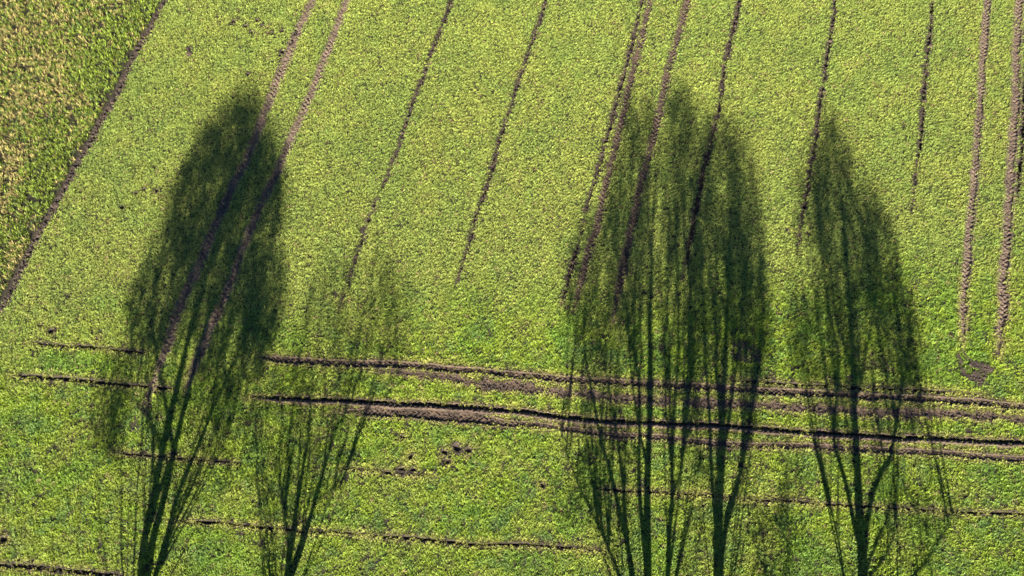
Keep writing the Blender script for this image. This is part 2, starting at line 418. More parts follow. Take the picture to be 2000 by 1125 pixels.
def clods(name, xyz, size, parent):
    """uneven crumbs of earth joined into one mesh"""
    n = len(xyz)
    if n == 0: return
    V = ICO_V[None] * (1 + RNG.uniform(-.35, .35, (n, 12, 1)))
    V = V * np.stack([RNG.uniform(.7, 1.4, n), RNG.uniform(.7, 1.4, n), RNG.uniform(.5, .9, n)], -1)[:, None] * np.asarray(size)[:, None, None]
    V = V + xyz[:, None]
    Fc = ICO_F[None] + (np.arange(n) * 12)[:, None, None]
    o = link(name, mesh_np(name, V.reshape(-1, 3), Fc.reshape(-1, 3)), CLOD, parent)
    o['kind'] = 'stuff'
    return o

# ------------------------------------------------------------------ build the marks
def build_strip(name, label, cat, kind, group, C, Nn, u, W, k):
    m = {'tyre': 15, 'deep': 17, 'furrow': 9, 'rough': 13, 'slit': 7, 'patchy': 11}[kind]
    t = np.linspace(-1, 1, m)
    ext = W + 0.10 * (W > .02)                       # the strip runs a little under the crop edge
    XY = C[:, None] + Nn[:, None] * (t[None] * ext[:, None])[..., None]
    x, y = XY[..., 0], XY[..., 1]
    base = gz(x, y)
    lat = t[None] * ext[:, None] / np.maximum(W, .03)[:, None]         # -1..1 inside the mark
    al = np.abs(lat)
    uu = np.broadcast_to(u[:, None], x.shape)
    rough = fbm(x, y, .16, k) - .5
    fine = vnoise(x, y, .06, k + 3) - .5
    wf = np.clip(W / max(W.max(), .01), 0, 1)[:, None]
    if kind == 'tyre':
        floor = -.085 * sstep(1.02, .72, al) + .012 * sstep(.25, .0, np.abs(al - 1.02))
        ph = (uu + .55 * al * W[:, None]) / .27 + np.where(lat > 0, .5, 0)
        lug = sstep(.42, .62, np.abs((ph % 1) - .5) * 2) * sstep(1.0, .86, al)
        worn = .15 + .95 * vnoise(x, y, .7, k + 1)
        z = floor + .05 * lug * worn ** 1.6 + .065 * rough + .05 * fine
    elif kind == 'deep':
        # one wall pressed deep, the other side smeared up into a bank
        groove = -.20 * np.exp(-((lat - .38) / .38) ** 2)
        bank = .05 * np.exp(-((lat + .75) / .35) ** 2)
        ph = (uu - .6 * lat * W[:, None]) / .27
        lug = sstep(.4, .6, np.abs((ph % 1) - .5) * 2) * sstep(.3, .0, lat) * sstep(-1.1, -.8, lat)
        z = groove + bank + .05 * lug * vnoise(x, y, .8, k) * 1.5 + .07 * rough + .05 * fine
        z = z * sstep(1.25, .95, al)
    elif kind == 'furrow':
        z = -.17 * sstep(1.1, .2, al) * (.45 + vnoise(x, y, .35, k + 2)) + .07 * rough + .03 * fine
    elif kind == 'rough':
        z = -.07 * sstep(1.1, .2, al) + .13 * rough + .05 * fine
    elif kind == 'slit':
        z = -.19 * sstep(1.0, .3, al) + .03 * rough
    else:
        z = -.03 * sstep(1.1, .4, al) + .08 * rough + .04 * fine
    z = np.maximum(z * np.clip(wf * 1.3, 0, 1), -.20)
    edge = sstep(1.25, 1.0, al)
    Z = base + z - .012 * (1 - edge) - .03 * (wf < .02)
    n = len(C)
    idx = np.arange(n * m).reshape(n, m)
    Fq = np.stack([idx[:-1, :-1], idx[:-1, 1:], idx[1:, 1:], idx[1:, :-1]], -1)[:, ::-1].reshape(-1, 4)
    keep = np.repeat(((W[:-1] > .025) | (W[1:] > .025)), m - 1)
    keep = np.repeat((W[:-1] > .025) | (W[1:] > .025), m - 1)
    V = np.stack([x, y, Z], -1).reshape(-1, 3)
    Fq = Fq[keep]
    used = np.unique(Fq); remap = np.full(n * m, -1); remap[used] = np.arange(len(used))
    o = link(name, mesh_np(name, V[used], remap[Fq][:, ::-1], False), (DRY_SOIL if 'right tramline' in label or 'leftmost tramline' in label else TRACK_SOIL) if kind in ('tyre', 'deep', 'patchy') else SOIL)
    tag(o, label, cat, group)
    # crumbs along it
    per = {'tyre': 26 if name == 'headland_track' else 12, 'deep': 26, 'furrow': 15, 'rough': 30, 'slit': 4, 'patchy': 22}[kind]
    nc = int(u[-1] * per)
    i = RNG.integers(0, n, nc); i = i[W[i] > .04]
    if kind in ('tyre', 'deep'):
        lt = np.where(RNG.random(len(i)) < .55, np.sign(RNG.uniform(-1, 1, len(i))) * RNG.normal(1.0, .16, len(i)), RNG.uniform(-.9, .9, len(i)))
    else:
        lt = RNG.uniform(-1.1, 1.1, len(i))
    p = C[i] + Nn[i] * (lt * W[i])[:, None]
    size = {'tyre': .020, 'deep': .03, 'furrow': .034, 'rough': .045, 'slit': .022, 'patchy': .034}[kind] * RNG.lognormal(0, .38, len(i))
    dz = {'tyre': -.06, 'deep': -.04, 'furrow': -.03, 'rough': -.01, 'slit': .0, 'patchy': .0}[kind]
    xyz = np.column_stack([p, gz(p[:, 0], p[:, 1]) + dz * (np.abs(lt) < .8)])
    clods('soil_clods', xyz, size, o)
    return o

for s in STRIPS: build_strip(*s)

def build_hollow(label, group, x, y, r):
    rings, seg = 7, 18
    rr = np.linspace(0.02, 1.35, rings)
    th = np.linspace(0, 2 * math.pi, seg, endpoint=False) + RNG.uniform(0, 1)
    wob = 1 + .28 * (vnoise(np.cos(th) * 2 + x * 9, np.sin(th) * 2 + y * 9, 1.0, 3) - .5) * 2
    prof = np.interp(rr, [0, .45, .75, .98, 1.15, 1.35], [-.15, -.13, -.07, .02, .015, -.02])
    X = rr[:, None] * wob[None] * r * np.cos(th)[None]; Y = rr[:, None] * wob[None] * r * np.sin(th)[None]
    if 'bare brown' in label: prof = prof * .75
    Z = prof[:, None] + .05 * (fbm(X + x, Y + y, .12, 2) - .5)
    # stored relative to the hollow's centre
    z0 = float(gz(np.array(x), np.array(y)))
    V = np.stack([X, Y, Z], -1).reshape(-1, 3)
    Fq = []
    for a_ in range(rings - 1):
        for b_ in range(seg):
            Fq.append((a_ * seg + b_, (a_ + 1) * seg + b_, (a_ + 1) * seg + (b_ + 1) % seg, a_ * seg + (b_ + 1) % seg))
    o = link('soil_hollow', mesh_np('soil_hollow', V, np.array(Fq)), SOIL)
    o.location = (x, y, z0)
    tag(o, label, 'soil hollow', group)
    n = int(5 + r * 40)
    ang = RNG.uniform(0, 6.28, n); q = r * RNG.uniform(.2, 1.25, n)
    clods('soil_clods', np.column_stack([np.cos(ang) * q, np.sin(ang) * q, np.interp(q / r, [0, .5, 1, 1.3], [-.12, -.1, .02, .0])]), (.013 + .025 * r) * RNG.lognormal(0, .35, n), o)
for h in HOLE: build_hollow(*h)

for lab, poly, den in PATCH_G:
    lo, hi = poly.min(0) - .1, poly.max(0) + .1
    st = .06
    xs = np.arange(lo[0], hi[0], st); ys = np.arange(lo[1], hi[1], st)
    A, B = np.meshgrid(xs, ys, indexing='ij')
    ok = in_poly(A, B, [tuple(p) for p in poly]) & (fbm(A, B, .45, 5) > (.36 if den > .9 else .40))
    Z = gz(A, B) + .012 + .10 * (fbm(A, B, .2, 6) - .45) * 1.0
    idx = np.arange(A.size).reshape(A.shape)
    Fq = np.stack([idx[:-1, :-1], idx[1:, :-1], idx[1:, 1:], idx[:-1, 1:]], -1)[ok[:-1, :-1]].reshape(-1, 4)
    V = np.stack([A, B, Z], -1).reshape(-1, 3)
    used = np.unique(Fq); remap = np.full(A.size, -1); remap[used] = np.arange(len(used))
    o = link('bare_soil_patch', mesh_np('bare_soil_patch', V[used], remap[Fq]), SOIL)
    tag(o, lab, 'soil patch')
    n = int(ok.sum() * st * st * 55 * den)
    p = np.column_stack([A[ok], B[ok]])[RNG.integers(0, ok.sum(), n)] + RNG.uniform(-.05, .05, (n, 2))
    clods('soil_clods', np.column_stack([p, gz(p[:, 0], p[:, 1]) + .02]), .042 * RNG.lognormal(0, .4, n), o)

# ------------------------------------------------------------------ the crops
def tuft(nb, length, width, spread, lean, upright, seed):
    """a plant: nb arching blades of 3 stations each -> verts, quads, blade value"""
    r = np.random.default_rng(seed)
    V, Fq, B = [], [], []
    for b in range(nb):
        az = r.uniform(0, 2 * math.pi); rad = spread * math.sqrt(r.random())
        bx, by = rad * math.cos(az + 1), rad * math.sin(az + 1)
        ln = length * r.uniform(.6, 1.2); w = width * r.uniform(.7, 1.25)
        th = r.uniform(*lean)
        d = np.array([math.cos(az), math.sin(az)]); sdir = np.array([-d[1], d[0]])
        p = np.array([bx, by, 0.0]); val = r.random()
        st = []
        for i, (f, ww) in enumerate(((0, .5), (.5, 1.0), (1.0, .25))):
            st.append((p.copy(), ww * w))
            ang = th + (i * .55 if not upright else i * .2)
            p = p + np.array([d[0] * math.sin(ang), d[1] * math.sin(ang), math.cos(ang)]) * ln * .5
        base = len(V)
        for (q, ww) in st:
            V.append((q[0] + sdir[0] * ww / 2, q[1] + sdir[1] * ww / 2, q[2]))
            V.append((q[0] - sdir[0] * ww / 2, q[1] - sdir[1] * ww / 2, q[2]))
            B += [val, val]
        for i in range(2):
            Fq.append((base + 2 * i, base + 2 * i + 1, base + 2 * i + 3, base + 2 * i + 2))
    return np.array(V), np.array(Fq), np.array(B)

def plants(name, label, cat, mat, variants, pts, rot, scl, var, tint):
    """many plants of one crop: the mesh holds the few plant shapes and the spots where they grow"""
    VV, FF, BB, vid = [], [], [], []
    off = 0
    for i, (V, Fq, B) in enumerate(variants):
        VV.append(V); FF.append(Fq + off); BB.append(B); vid.append(np.full(len(V), i)); off += len(V)
    n = len(pts)
    Vall = np.vstack(VV + [pts])
    me = mesh_np(name, Vall, np.vstack(FF))
    nv = off
    def put(nm, typ, arr, key='value'):
        a = me.attributes.new(nm, typ, 'POINT'); a.data.foreach_set(key, np.ascontiguousarray(arr).ravel())
    put('grows', 'BOOLEAN', np.r_[np.zeros(nv, bool), np.ones(n, bool)])
    put('shape', 'INT', np.r_[np.concatenate(vid), var].astype(np.int32))
    put('blade', 'FLOAT', np.r_[np.concatenate(BB), np.zeros(n)].astype(np.float32))
    put('turn', 'FLOAT_VECTOR', np.vstack([np.zeros((nv, 3)), rot]).astype(np.float32), 'vector')
    put('size', 'FLOAT', np.r_[np.ones(nv), scl].astype(np.float32))
    put('tint', 'FLOAT_COLOR', np.vstack([np.ones((nv, 4)), np.column_stack([tint, np.ones(n)])]).astype(np.float32), 'color')
    o = link(name, me, mat)
    o['kind'] = 'stuff'; o['label'] = label; o['category'] = cat
    ng = bpy.data.node_groups.new(name + '_growth', 'GeometryNodeTree')
    ng.interface.new_socket('Geometry', in_out='INPUT', socket_type='NodeSocketGeometry')
    ng.interface.new_socket('Geometry', in_out='OUTPUT', socket_type='NodeSocketGeometry')
    N, L = ng.nodes.new, ng.links.new
    gi = N('NodeGroupInput'); go = N('NodeGroupOutput')
    def attr(nm, typ):
        a = N('GeometryNodeInputNamedAttribute'); a.data_type = typ; a.inputs['Name'].default_value = nm
        return [s for s in a.outputs if s.enabled and s.name == 'Attribute'][0]
    sep = N('GeometryNodeSeparateGeometry'); sep.domain = 'POINT'
    L(gi.outputs[0], sep.inputs['Geometry']); L(attr('grows', 'BOOLEAN'), sep.inputs['Selection'])
    spl = N('GeometryNodeSplitToInstances'); spl.domain = 'POINT'
    L(sep.outputs['Inverted'], spl.inputs[0]); L(attr('shape', 'INT'), spl.inputs['Group ID'])
    iop = N('GeometryNodeInstanceOnPoints')
    L(sep.outputs['Selection'], iop.inputs['Points']); L(spl.outputs[0], iop.inputs['Instance'])
    iop.inputs['Pick Instance'].default_value = True
    L(attr('shape', 'INT'), iop.inputs['Instance Index'])
    e2r = N('FunctionNodeEulerToRotation'); L(attr('turn', 'FLOAT_VECTOR'), e2r.inputs[0]); L(e2r.outputs[0], iop.inputs['Rotation'])
    L(attr('size', 'FLOAT'), iop.inputs['Scale'])
    L(iop.outputs[0], go.inputs[0])
    md = o.modifiers.new('growth', 'NODES'); md.node_group = ng
    return o

def scatter(density, x0=X0, x1=X1, y0=Y0, y1=Y1):
    """jittered grid of spots"""
    st = 1 / math.sqrt(density)
    a = np.arange(x0, x1, st); b = np.arange(y0, y1, st)
    A, B = np.meshgrid(a, b, indexing='ij')
    x = A.ravel() + RNG.uniform(-.6, .6, A.size) * st; y = B.ravel() + RNG.uniform(-.6, .6, A.size) * st
    return x, y

# boundary between the cover crop and the green field
bl = np.array([STRIPS[0][5][0], STRIPS[0][5][-1]])
bd = (bl[1] - bl[0]) / np.linalg.norm(bl[1] - bl[0])
bl_n = np.array([bd[1], -bd[0]])                     # towards the left
if bl_n[0] > 0: bl_n = -bl_n
def left_of_boundary(x, y): return (x - bl[0, 0]) * bl_n[0] + (y - bl[0, 1]) * bl_n[1]
# headland line
ha, hb = ground(0, 660), ground(2000, 500)
hn = np.array([-(hb - ha)[1], (hb - ha)[0]]); hn /= np.linalg.norm(hn)
def head(x, y): return -((x - ha[0]) * hn[0] + (y - ha[1]) * hn[1])      # metres into the headland

def visible(x, y, margin=6.0):
    """near the ground the drone looks over, with a walk-around margin"""
    wide = 25.5 + (y + 3.5) * (7.5 / 33) + margin
    return (np.abs(x) < wide) & (y > -11.5) & (y < 30 + margin)

def in_patch(x, y):
    c = np.zeros(x.shape)
    for lab, poly, den in PATCH_G: c = np.maximum(c, den * in_poly(x, y, [tuple(p) for p in poly]) * (fbm(x, y, .45, 5) > (.36 if den > .9 else .40)))
    return c

# --- main crop
x, y = scatter(88)
k = visible(x, y) & (left_of_boundary(x, y) < .05)
x, y = x[k], y[k]
g = raster(GAPM, x, y) + RNG.normal(0, .03, len(x)) + .14 * (fbm(x, y, .3, 7) - .5)
keep = (g > .01) | ((g > -.2) & (RNG.random(len(x)) < .05))
hd = sstep(-2.5, 3.5, head(x, y) + 3 * (fbm(x, y, 5, 1) - .5))
gapn = fbm(x, y, .26, 2)
keep &= RNG.random(len(x)) > hd * .6 * sstep(.44, .33, gapn)                 # open spots in the headland
keep &= RNG.random(len(x)) > (1 - hd) * .35 * sstep(.40, .28, gapn)
keep &= RNG.random(len(x)) > in_patch(x, y)
x, y, hd, g = x[keep], y[keep], hd[keep], g[keep]
n = len(x)
big = fbm(x, y, 7.0, 0); mid = fbm(x, y, 1.6, 3); small = fbm(x, y, .35, 5)
c_main = np.array([.160, .208, .038]); c_yel = np.array([.194, .220, .040]); c_deep = np.array([.065, .125, .026]); c_brown = np.array([.16, .125, .05]); c_head = np.array([.136, .200, .009])
w_y = (sstep(.42, .72, mid) * .5 + sstep(.48, .7, big) * .4 + .25)[:, None]
w_d = ((sstep(.48, .28, mid) * .5) * (.35 + .65 * hd) + sstep(.48, .3, small) * (.25 + .4 * hd))[:, None]
T = c_main * (1 - hd[:, None]) + c_head * hd[:, None]
T = T + (c_yel - T) * np.clip(w_y * (1 - .45 * hd[:, None]), 0, .8); T = T + (c_deep - T) * np.clip(w_d, 0, .85)
worn_ = (hd * sstep(.56, .72, fbm(x, y, 1.1, 1)) * .40)[:, None]
T = T + (np.array([.175, .19, .035]) - T) * worn_
lush = (hd * sstep(.55, .72, fbm(x, y, 1.9, 4)) * .6)[:, None]
T = T + (np.array([.095, .175, .014]) - T) * lush
br = (RNG.random(n) < .025 + .05 * sstep(.6, .75, mid))[:, None]
T = np.where(br, c_brown, T)
edge_y = (sstep(.30, .05, g) * .65 * hd)[:, None]                              # trampled straw-yellow lips of the headland tracks
T = T + (np.array([.24, .215, .055]) - T) * edge_y
T = T * RNG.uniform(.85, 1.15, (n, 1))
rot = np.column_stack([RNG.normal(0, .15, n), RNG.normal(0, .15, n), RNG.uniform(0, 6.28, n)])
scl = RNG.uniform(.75, 1.2, n) * (1 + .12 * hd) * (.8 + .45 * fbm(x, y, .8, 6)) * (1 + hd * 1.1 * (fbm(x, y, .34, 3) - .5))
scl *= 1 - .3 * sstep(.12, .03, g)
VAR = [tuft(13, .112, .017, .08, (.25, 1.15), False, 20 + i) for i in range(8)]
plants('crop_plants', 'dense bright green young crop covering the field and its headland', 'crop', CROP, VAR,
       np.column_stack([x, y, gz(x, y) - .02]), rot, scl, RNG.integers(0, 8, n), T)
print('crop plants', n)

# --- cover crop, top left
x, y = scatter(58, X0, 0, 0, Y1)
lb = left_of_boundary(x, y)
k = visible(x, y) & (lb > .3)
x, y, lb = x[k], y[k], lb[k]
g = raster(GAPM, x, y)
keep = (g > -.05 + RNG.uniform(0, .12, len(x))) & (RNG.random(len(x)) > .55 * sstep(.46, .32, fbm(x, y, .5, 1)))
keep &= RNG.random(len(x)) > .5 * sstep(1.2, .3, lb) * (vnoise(x, y, .8, 2) > .5)
x, y, lb = x[keep], y[keep], lb[keep]
n = len(x)
pat = fbm(x, y, 2.2, 3)
straw = np.clip(.06 + .55 * sstep(1.2, 4.5, lb + 3 * (pat - .5)) + .9 * (pat - .5), .03, .85)
isstraw = RNG.random(n) < straw
T = np.where(isstraw[:, None], np.array([.215, .176, .058]), np.array([.115, .155, .016]))
T = np.where((RNG.random(n) < .12)[:, None], np.array([.05, .085, .016]), T)
T = T * RNG.uniform(.65, 1.35, (n, 1))
VAR2 = [tuft(10, .185, .018, .07, (.15, 1.0), True, 60 + i) for i in range(8)]
rot = np.column_stack([RNG.normal(0, .2, n), RNG.normal(0, .2, n), RNG.uniform(0, 6.28, n)])
plants('cover_crop_plants', 'straw-brown and green mixed cover crop filling the top left corner', 'cover crop', COVER, VAR2,
       np.column_stack([x, y, gz(x, y) - .02]), rot, RNG.uniform(.7, 1.3, n), RNG.integers(0, 8, n), T)
print('cover plants', n)

# ------------------------------------------------------------------ the trees behind the drone, whose shadows lie on the field
SD = np.array([math.sin(SHADOW_AZ), math.cos(SHADOW_AZ)])       # where shadows fall
SL = np.array([SD[1], -SD[0]])                                   # sideways, to the right
TANE = math.tan(SUN_EL)

def tube_arrays(pts, rad, seg):
    pts = np.asarray(pts, float); n = len(pts)
    T = np.gradient(pts, axis=0); T /= np.maximum(np.linalg.norm(T, axis=1), 1e-6)[:, None]
    ref = np.array([1.0, .2, 0.1]); A = np.cross(T, ref); A /= np.linalg.norm(A, axis=1)[:, None]; B = np.cross(T, A)
    th = np.linspace(0, 2 * math.pi, seg, endpoint=False)
    V = pts[:, None] + np.asarray(rad)[:, None, None] * (A[:, None] * np.cos(th)[None, :, None] + B[:, None] * np.sin(th)[None, :, None])
    idx = np.arange(n * seg).reshape(n, seg); nxt = np.roll(idx, -1, 1)
    Fq = np.stack([idx[:-1], nxt[:-1], nxt[1:], idx[1:]], -1).reshape(-1, 4)
    return V.reshape(-1, 3), Fq

def build_tree(label, foot, limbs, crowns, base_back, seed, leaf_k=1.0, streak=(.17, .34), blobs=False, stems=44):
    """limbs: (r0, r1, depth0, depth1, shadow points); crowns: (leaf cover, depth spread, shadow outline).
    A limb or leaf stands where its shadow point, followed back up the sun's rays, meets its depth in the crown."""
    r = np.random.default_rng(seed)
    f = ground(*foot)
    tb = (f[1] + base_back) / SD[1]
    base = f - SD * tb                                           # foot of the trunk, on the field edge
    def lift(P, depth):
        P = np.asarray(P, float); q = P - base
        s = q @ SD; l = q @ SL
        h = np.maximum((s - depth) * TANE, .15)
        return np.column_stack([l * SL[0] + depth * SD[0], l * SL[1] + depth * SD[1], h])
    root = bpy.data.objects.new('field_tree', None); COL.objects.link(root)
    root.location = (base[0], base[1], float(gz(base[0], base[1])) - .05)
    nodes = []; nrad = []
    for q, (r0, r1, d0, d1, pts) in enumerate(limbs):
        P = ground([p[0] for p in pts], [p[1] for p in pts])
        C, u = resample(P, .9)
        t = u / u[-1]
        dep = d0 + (d1 - d0) * t ** 1.3 + (vnoise(u, u * 0 + seed + q, 3., q) - .5) * .3 * t
        Q = lift(C, dep)
        if q == 0:
            Q = np.vstack([[0, 0, -.1], [0, 0, .4], Q * 1.0]); rad = np.r_[r0 * 1.5, r0 * 1.15, r0 + (r1 - r0) * t]
        else:
            # root the limb on the trunk below its first traced point
            trunk = np.array(nodes[0]); low = trunk[trunk[:, 2] < Q[0, 2] - .15]
            if len(low) == 0: low = trunk[:1]
            dh = np.hypot(low[:, 0] - Q[0, 0], low[:, 1] - Q[0, 1]); dv = Q[0, 2] - low[:, 2]
            j = low[np.argmin(np.abs(dh / dv - .3) + .12 * dv)]
            Q = np.vstack([j, Q]); rad = np.r_[r0 * 1.05, r0 + (r1 - r0) * t]
        V, Fq = tube_arrays(Q, np.maximum(rad, .008), 9)
        link('trunk' if q == 0 else 'limb', mesh_np('trunk' if q == 0 else 'limb', V, Fq, True), BARK, root)
        nodes.append(Q)
    skel = np.vstack([np.column_stack([np.interp(np.linspace(0, len(Q) - 1, len(Q) * 3), np.arange(len(Q)), Q[:, i]) for i in range(3)]) for Q in nodes])
    skel = skel[skel[:, 2] > 1.0]
    # crown: twig nodes inside the outlines, each grown from the nearest wood below it
    allc, lv, vs = [], [], []
    for ci, (tau, dsp, poly) in enumerate(crowns):
        tau = tau * 1.25
        G = ground([p[0] for p in poly], [p[1] for p in poly])
        lo, hi = G.min(0), G.max(0)
        area = abs(np.sum(G[:, 0] * np.roll(G[:, 1], -1) - G[:, 1] * np.roll(G[:, 0], -1))) / 2 * math.sin(SUN_EL)
        if np.mean([p[1] for p in poly]) > 760: tau *= .62
        leaves = int(tau * leaf_k * area / .0022)
        nn = max(int(leaves / 16), 12)
        pp = np.zeros((0, 2))
        while len(pp) < nn:
            c = r.uniform(lo, hi, (nn * 3, 2)); c = c[in_poly(c[:, 0], c[:, 1], [tuple(p) for p in G])]
            if blobs: nz = fbm(c @ SL, c @ SD * .62, 1.5, seed)
            else: nz = fbm(c @ SL, c @ SD * .14, .75, seed)
            pp = np.vstack([pp, c[r.random(len(c)) < (.6 if blobs else .5) + sstep(.38, .62, nz)]])
        pp = pp[:nn] + r.normal(0, .22, (nn, 1)) * SL + r.normal(0, .7, (nn, 1)) * SD
        lowp = np.mean([p[1] for p in poly]) > 760
        dep = np.clip(r.normal(0, dsp, nn), -2.2 * dsp, 2.2 * dsp)
        Q = lift(pp, dep); Q = Q[Q[:, 2] > .5]
        allc.append(Q); lv += [leaves / nn] * len(Q); vs += [.12 if lowp else streak[1]] * len(Q)
    Q = np.vstack(allc); lv = np.array(lv); vs = np.array(vs)
    # slender upright stems up into the crown
    skel0 = skel.copy()
    cand = Q[Q[:, 2] > np.quantile(Q[:, 2], .12)]
    for q in range(stems):
        tip = cand[r.integers(len(cand))]
        low = skel0[(skel0[:, 2] < tip[2] * .75) & (skel0[:, 2] > tip[2] * .15)]
        if len(low) == 0: continue
        dh = np.hypot(low[:, 0] - tip[0], low[:, 1] - tip[1]); dv = tip[2] - low[:, 2]
        j = low[np.argmin(np.abs(dh / dv - .22) + .05 * dv + r.uniform(0, .12, len(low)))]
        t = np.linspace(0, 1, 7)[:, None]
        bow = np.concatenate([(tip - j)[:2] * .09, [0]])
        Pq = j + (tip - j) * t + bow * np.sin(t * math.pi) + r.normal(0, .05, (7, 3)) * np.sin(t * math.pi)
        V, Fq = tube_arrays(Pq, np.linspace(r.uniform(.02, .055), .010, 7), 6)
        link('limb', mesh_np('limb', V, Fq, True), BARK, root)
        skel = np.vstack([skel, Pq[1:]])
    # thin low side shoots fanning out around the trunk
    cand = Q[Q[:, 2] < np.quantile(Q[:, 2], .45)]
    for q in range(stems // 2 + 6):
        tip = cand[r.integers(len(cand))]
        low = skel0[(skel0[:, 2] < tip[2] * .8) & (skel0[:, 2] > .8)]
        if len(low) == 0: continue
        dh = np.hypot(low[:, 0] - tip[0], low[:, 1] - tip[1]); dv = tip[2] - low[:, 2]
        j = low[np.argmin(np.abs(dh / dv - .32) + .04 * dv + r.uniform(0, .15, len(low)))]
        t = np.linspace(0, 1, 6)[:, None]
        Pq = j + (tip - j) * t + np.concatenate([(tip - j)[:2] * .1, [0]]) * np.sin(t * math.pi)
        V, Fq = tube_arrays(Pq, np.linspace(r.uniform(.025, .05), .010, 6), 5)
        link('limb', mesh_np('limb', V, Fq, True), BARK, root)
    o_ = np.argsort(Q[:, 2]); Q = Q[o_]; lv = lv[o_]; vs = vs[o_]
    pool = np.vstack([skel, Q]); ns = len(skel)
    V_, F_ = [], []; off = 0
    for i in range(len(Q)):
        c = pool[:ns + i]; d = Q[i] - c
        cost = np.hypot(d[:, 0], d[:, 1]) * 1.35 + np.abs(d[:, 2]) * .6 + np.where(d[:, 2] < .12, 5, 0)
        j = int(np.argmin(cost)); a = c[j]; b = Q[i]
        mid_ = (a + b) / 2 + np.array([0, 0, -.08 * np.linalg.norm(b - a)])
        V, Fq = tube_arrays([a, mid_, b], [.022, .016, .010], 3)
        V_.append(V); F_.append(Fq + off); off += len(V)
    tw = link('twigs', mesh_np('twigs', np.vstack(V_), np.vstack(F_)), BARK, root); tw['kind'] = 'stuff'
    cnt = r.poisson(lv); ow = np.repeat(np.arange(len(Q)), cnt); m = len(ow)
    P = Q[ow] + np.column_stack([r.normal(0, streak[0], m), r.normal(0, .2, m), r.normal(0, 1, m) * vs[ow]])
    P[:, 2] = np.maximum(P[:, 2], .3)
    a = r.normal(size=(m, 3)); a /= np.linalg.norm(a, axis=1)[:, None]
    b = np.cross(a, r.normal(size=(m, 3))); b /= np.linalg.norm(b, axis=1)[:, None]
    L_ = .05 * r.uniform(.7, 1.3, (m, 1)); W_ = .03 * r.uniform(.7, 1.3, (m, 1))
    V = np.stack([P - a * L_, P + b * W_, P + a * L_, P - b * W_], 1).reshape(-1, 3)
    cr = link('crown', mesh_np('crown', V, np.arange(m * 4).reshape(-1, 4)), LEAF, root); cr['kind'] = 'stuff'
    tag(root, label, 'tree', 'row of trees along the near field edge')
    print(label[:30], 'twigs', len(Q), 'leaves', m, 'top', round(float(P[:, 2].max()), 1), 'base', base)
    return root

BACK = 9.0
build_tree('tall leafy tree with forked trunk casting the dense shadow at left', (277, 1125), [
  (.21, .03, 0, .3, [(277,1125),(284,1050),(302,960),(318,880),(335,800),(372,650),(420,480),(482,230)]),
  (.20, .03, .1, -.8, [(289,1125),(300,1050),(322,965),(337,895),(352,830),(400,640),(450,520),(520,330)]),
  (.13, .02, 0, 1.2, [(303,1125),(318,1070),(332,1025),(352,950),(370,908),(395,850),(440,740),(530,560)]),
  (.09, .02, 0, -1.3, [(306,985),(303,930),(300,860),(290,740),(268,600)]),
  (.10, .02, 0, 1.0, [(340,880),(330,800),(310,700),(300,560),(340,420)]),
  (.08, .02, 0, -.6, [(330,900),(290,800),(250,760),(215,730)]),
 ], [
  (2.2, 1.2, [(490,165),(510,200),(522,260),(475,380),(430,450),(345,520),(330,370),(370,300),(395,255),(430,225),(455,195)]),
  (2.2, 1.2, [(505,240),(545,280),(553,380),(556,560),(545,650),(500,680),(470,640),(490,520),(500,400)]),
  (1.4, 1.3, [(330,400),(400,480),(390,640),(300,680),(245,650),(262,530),(300,470)]),
  (2.1, 1.2, [(430,400),(512,270),(505,430),(490,640),(400,690),(380,600),(385,500)]),
  (2.2, .6, [(205,705),(255,695),(260,745),(215,750)]),
  (2.6, .7, [(180,765),(245,760),(250,860),(215,865),(185,820)]),
  (.9, 1.2, [(420,660),(540,650),(500,750),(430,800),(380,760)]),
  (.6, 1.2, [(290,680),(420,680),(480,860),(470,900),(350,980),(300,900)]),
  (.5, 1.0, [(440,720),(530,660),(540,740),(480,840),(420,850)]),
 ], BACK, 11, 1.0, (.17, .17), True, 40)

build_tree('small slender two-stemmed tree right of the forked leafy tree', (562, 1125), [
  (.17, .008, 0, .2, [(562,1125),(570,1060),(582,980),(594,900),(604,850),(608,780),(612,730)]),
  (.15, .008, .1, -.6, [(572,1110),(592,1055),(608,1000),(620,958),(640,890),(655,840),(675,800),(690,760)]),
  (.06, .015, 0, .5, [(618,965),(640,955),(665,945)]),
  (.05, .012, 0, -.6, [(566,1040),(550,960),(548,880),(556,790)]),
  (.05, .012, 0, .6, [(580,985),(585,900),(590,800),(580,740)]),
 ], [
  (.85, .8, [(470,840),(520,720),(600,700),(720,720),(700,850),(650,950),(600,1010),(540,1010),(490,930)]),
  (.42, .9, [(580,710),(590,560),(640,480),(720,470),(790,550),(805,660),(770,710)]),
  (.5, .5, [(500,1050),(550,1040),(560,1125),(510,1125)]),
 ], BACK, 12, 1.0, (.2, .3), False, 30)

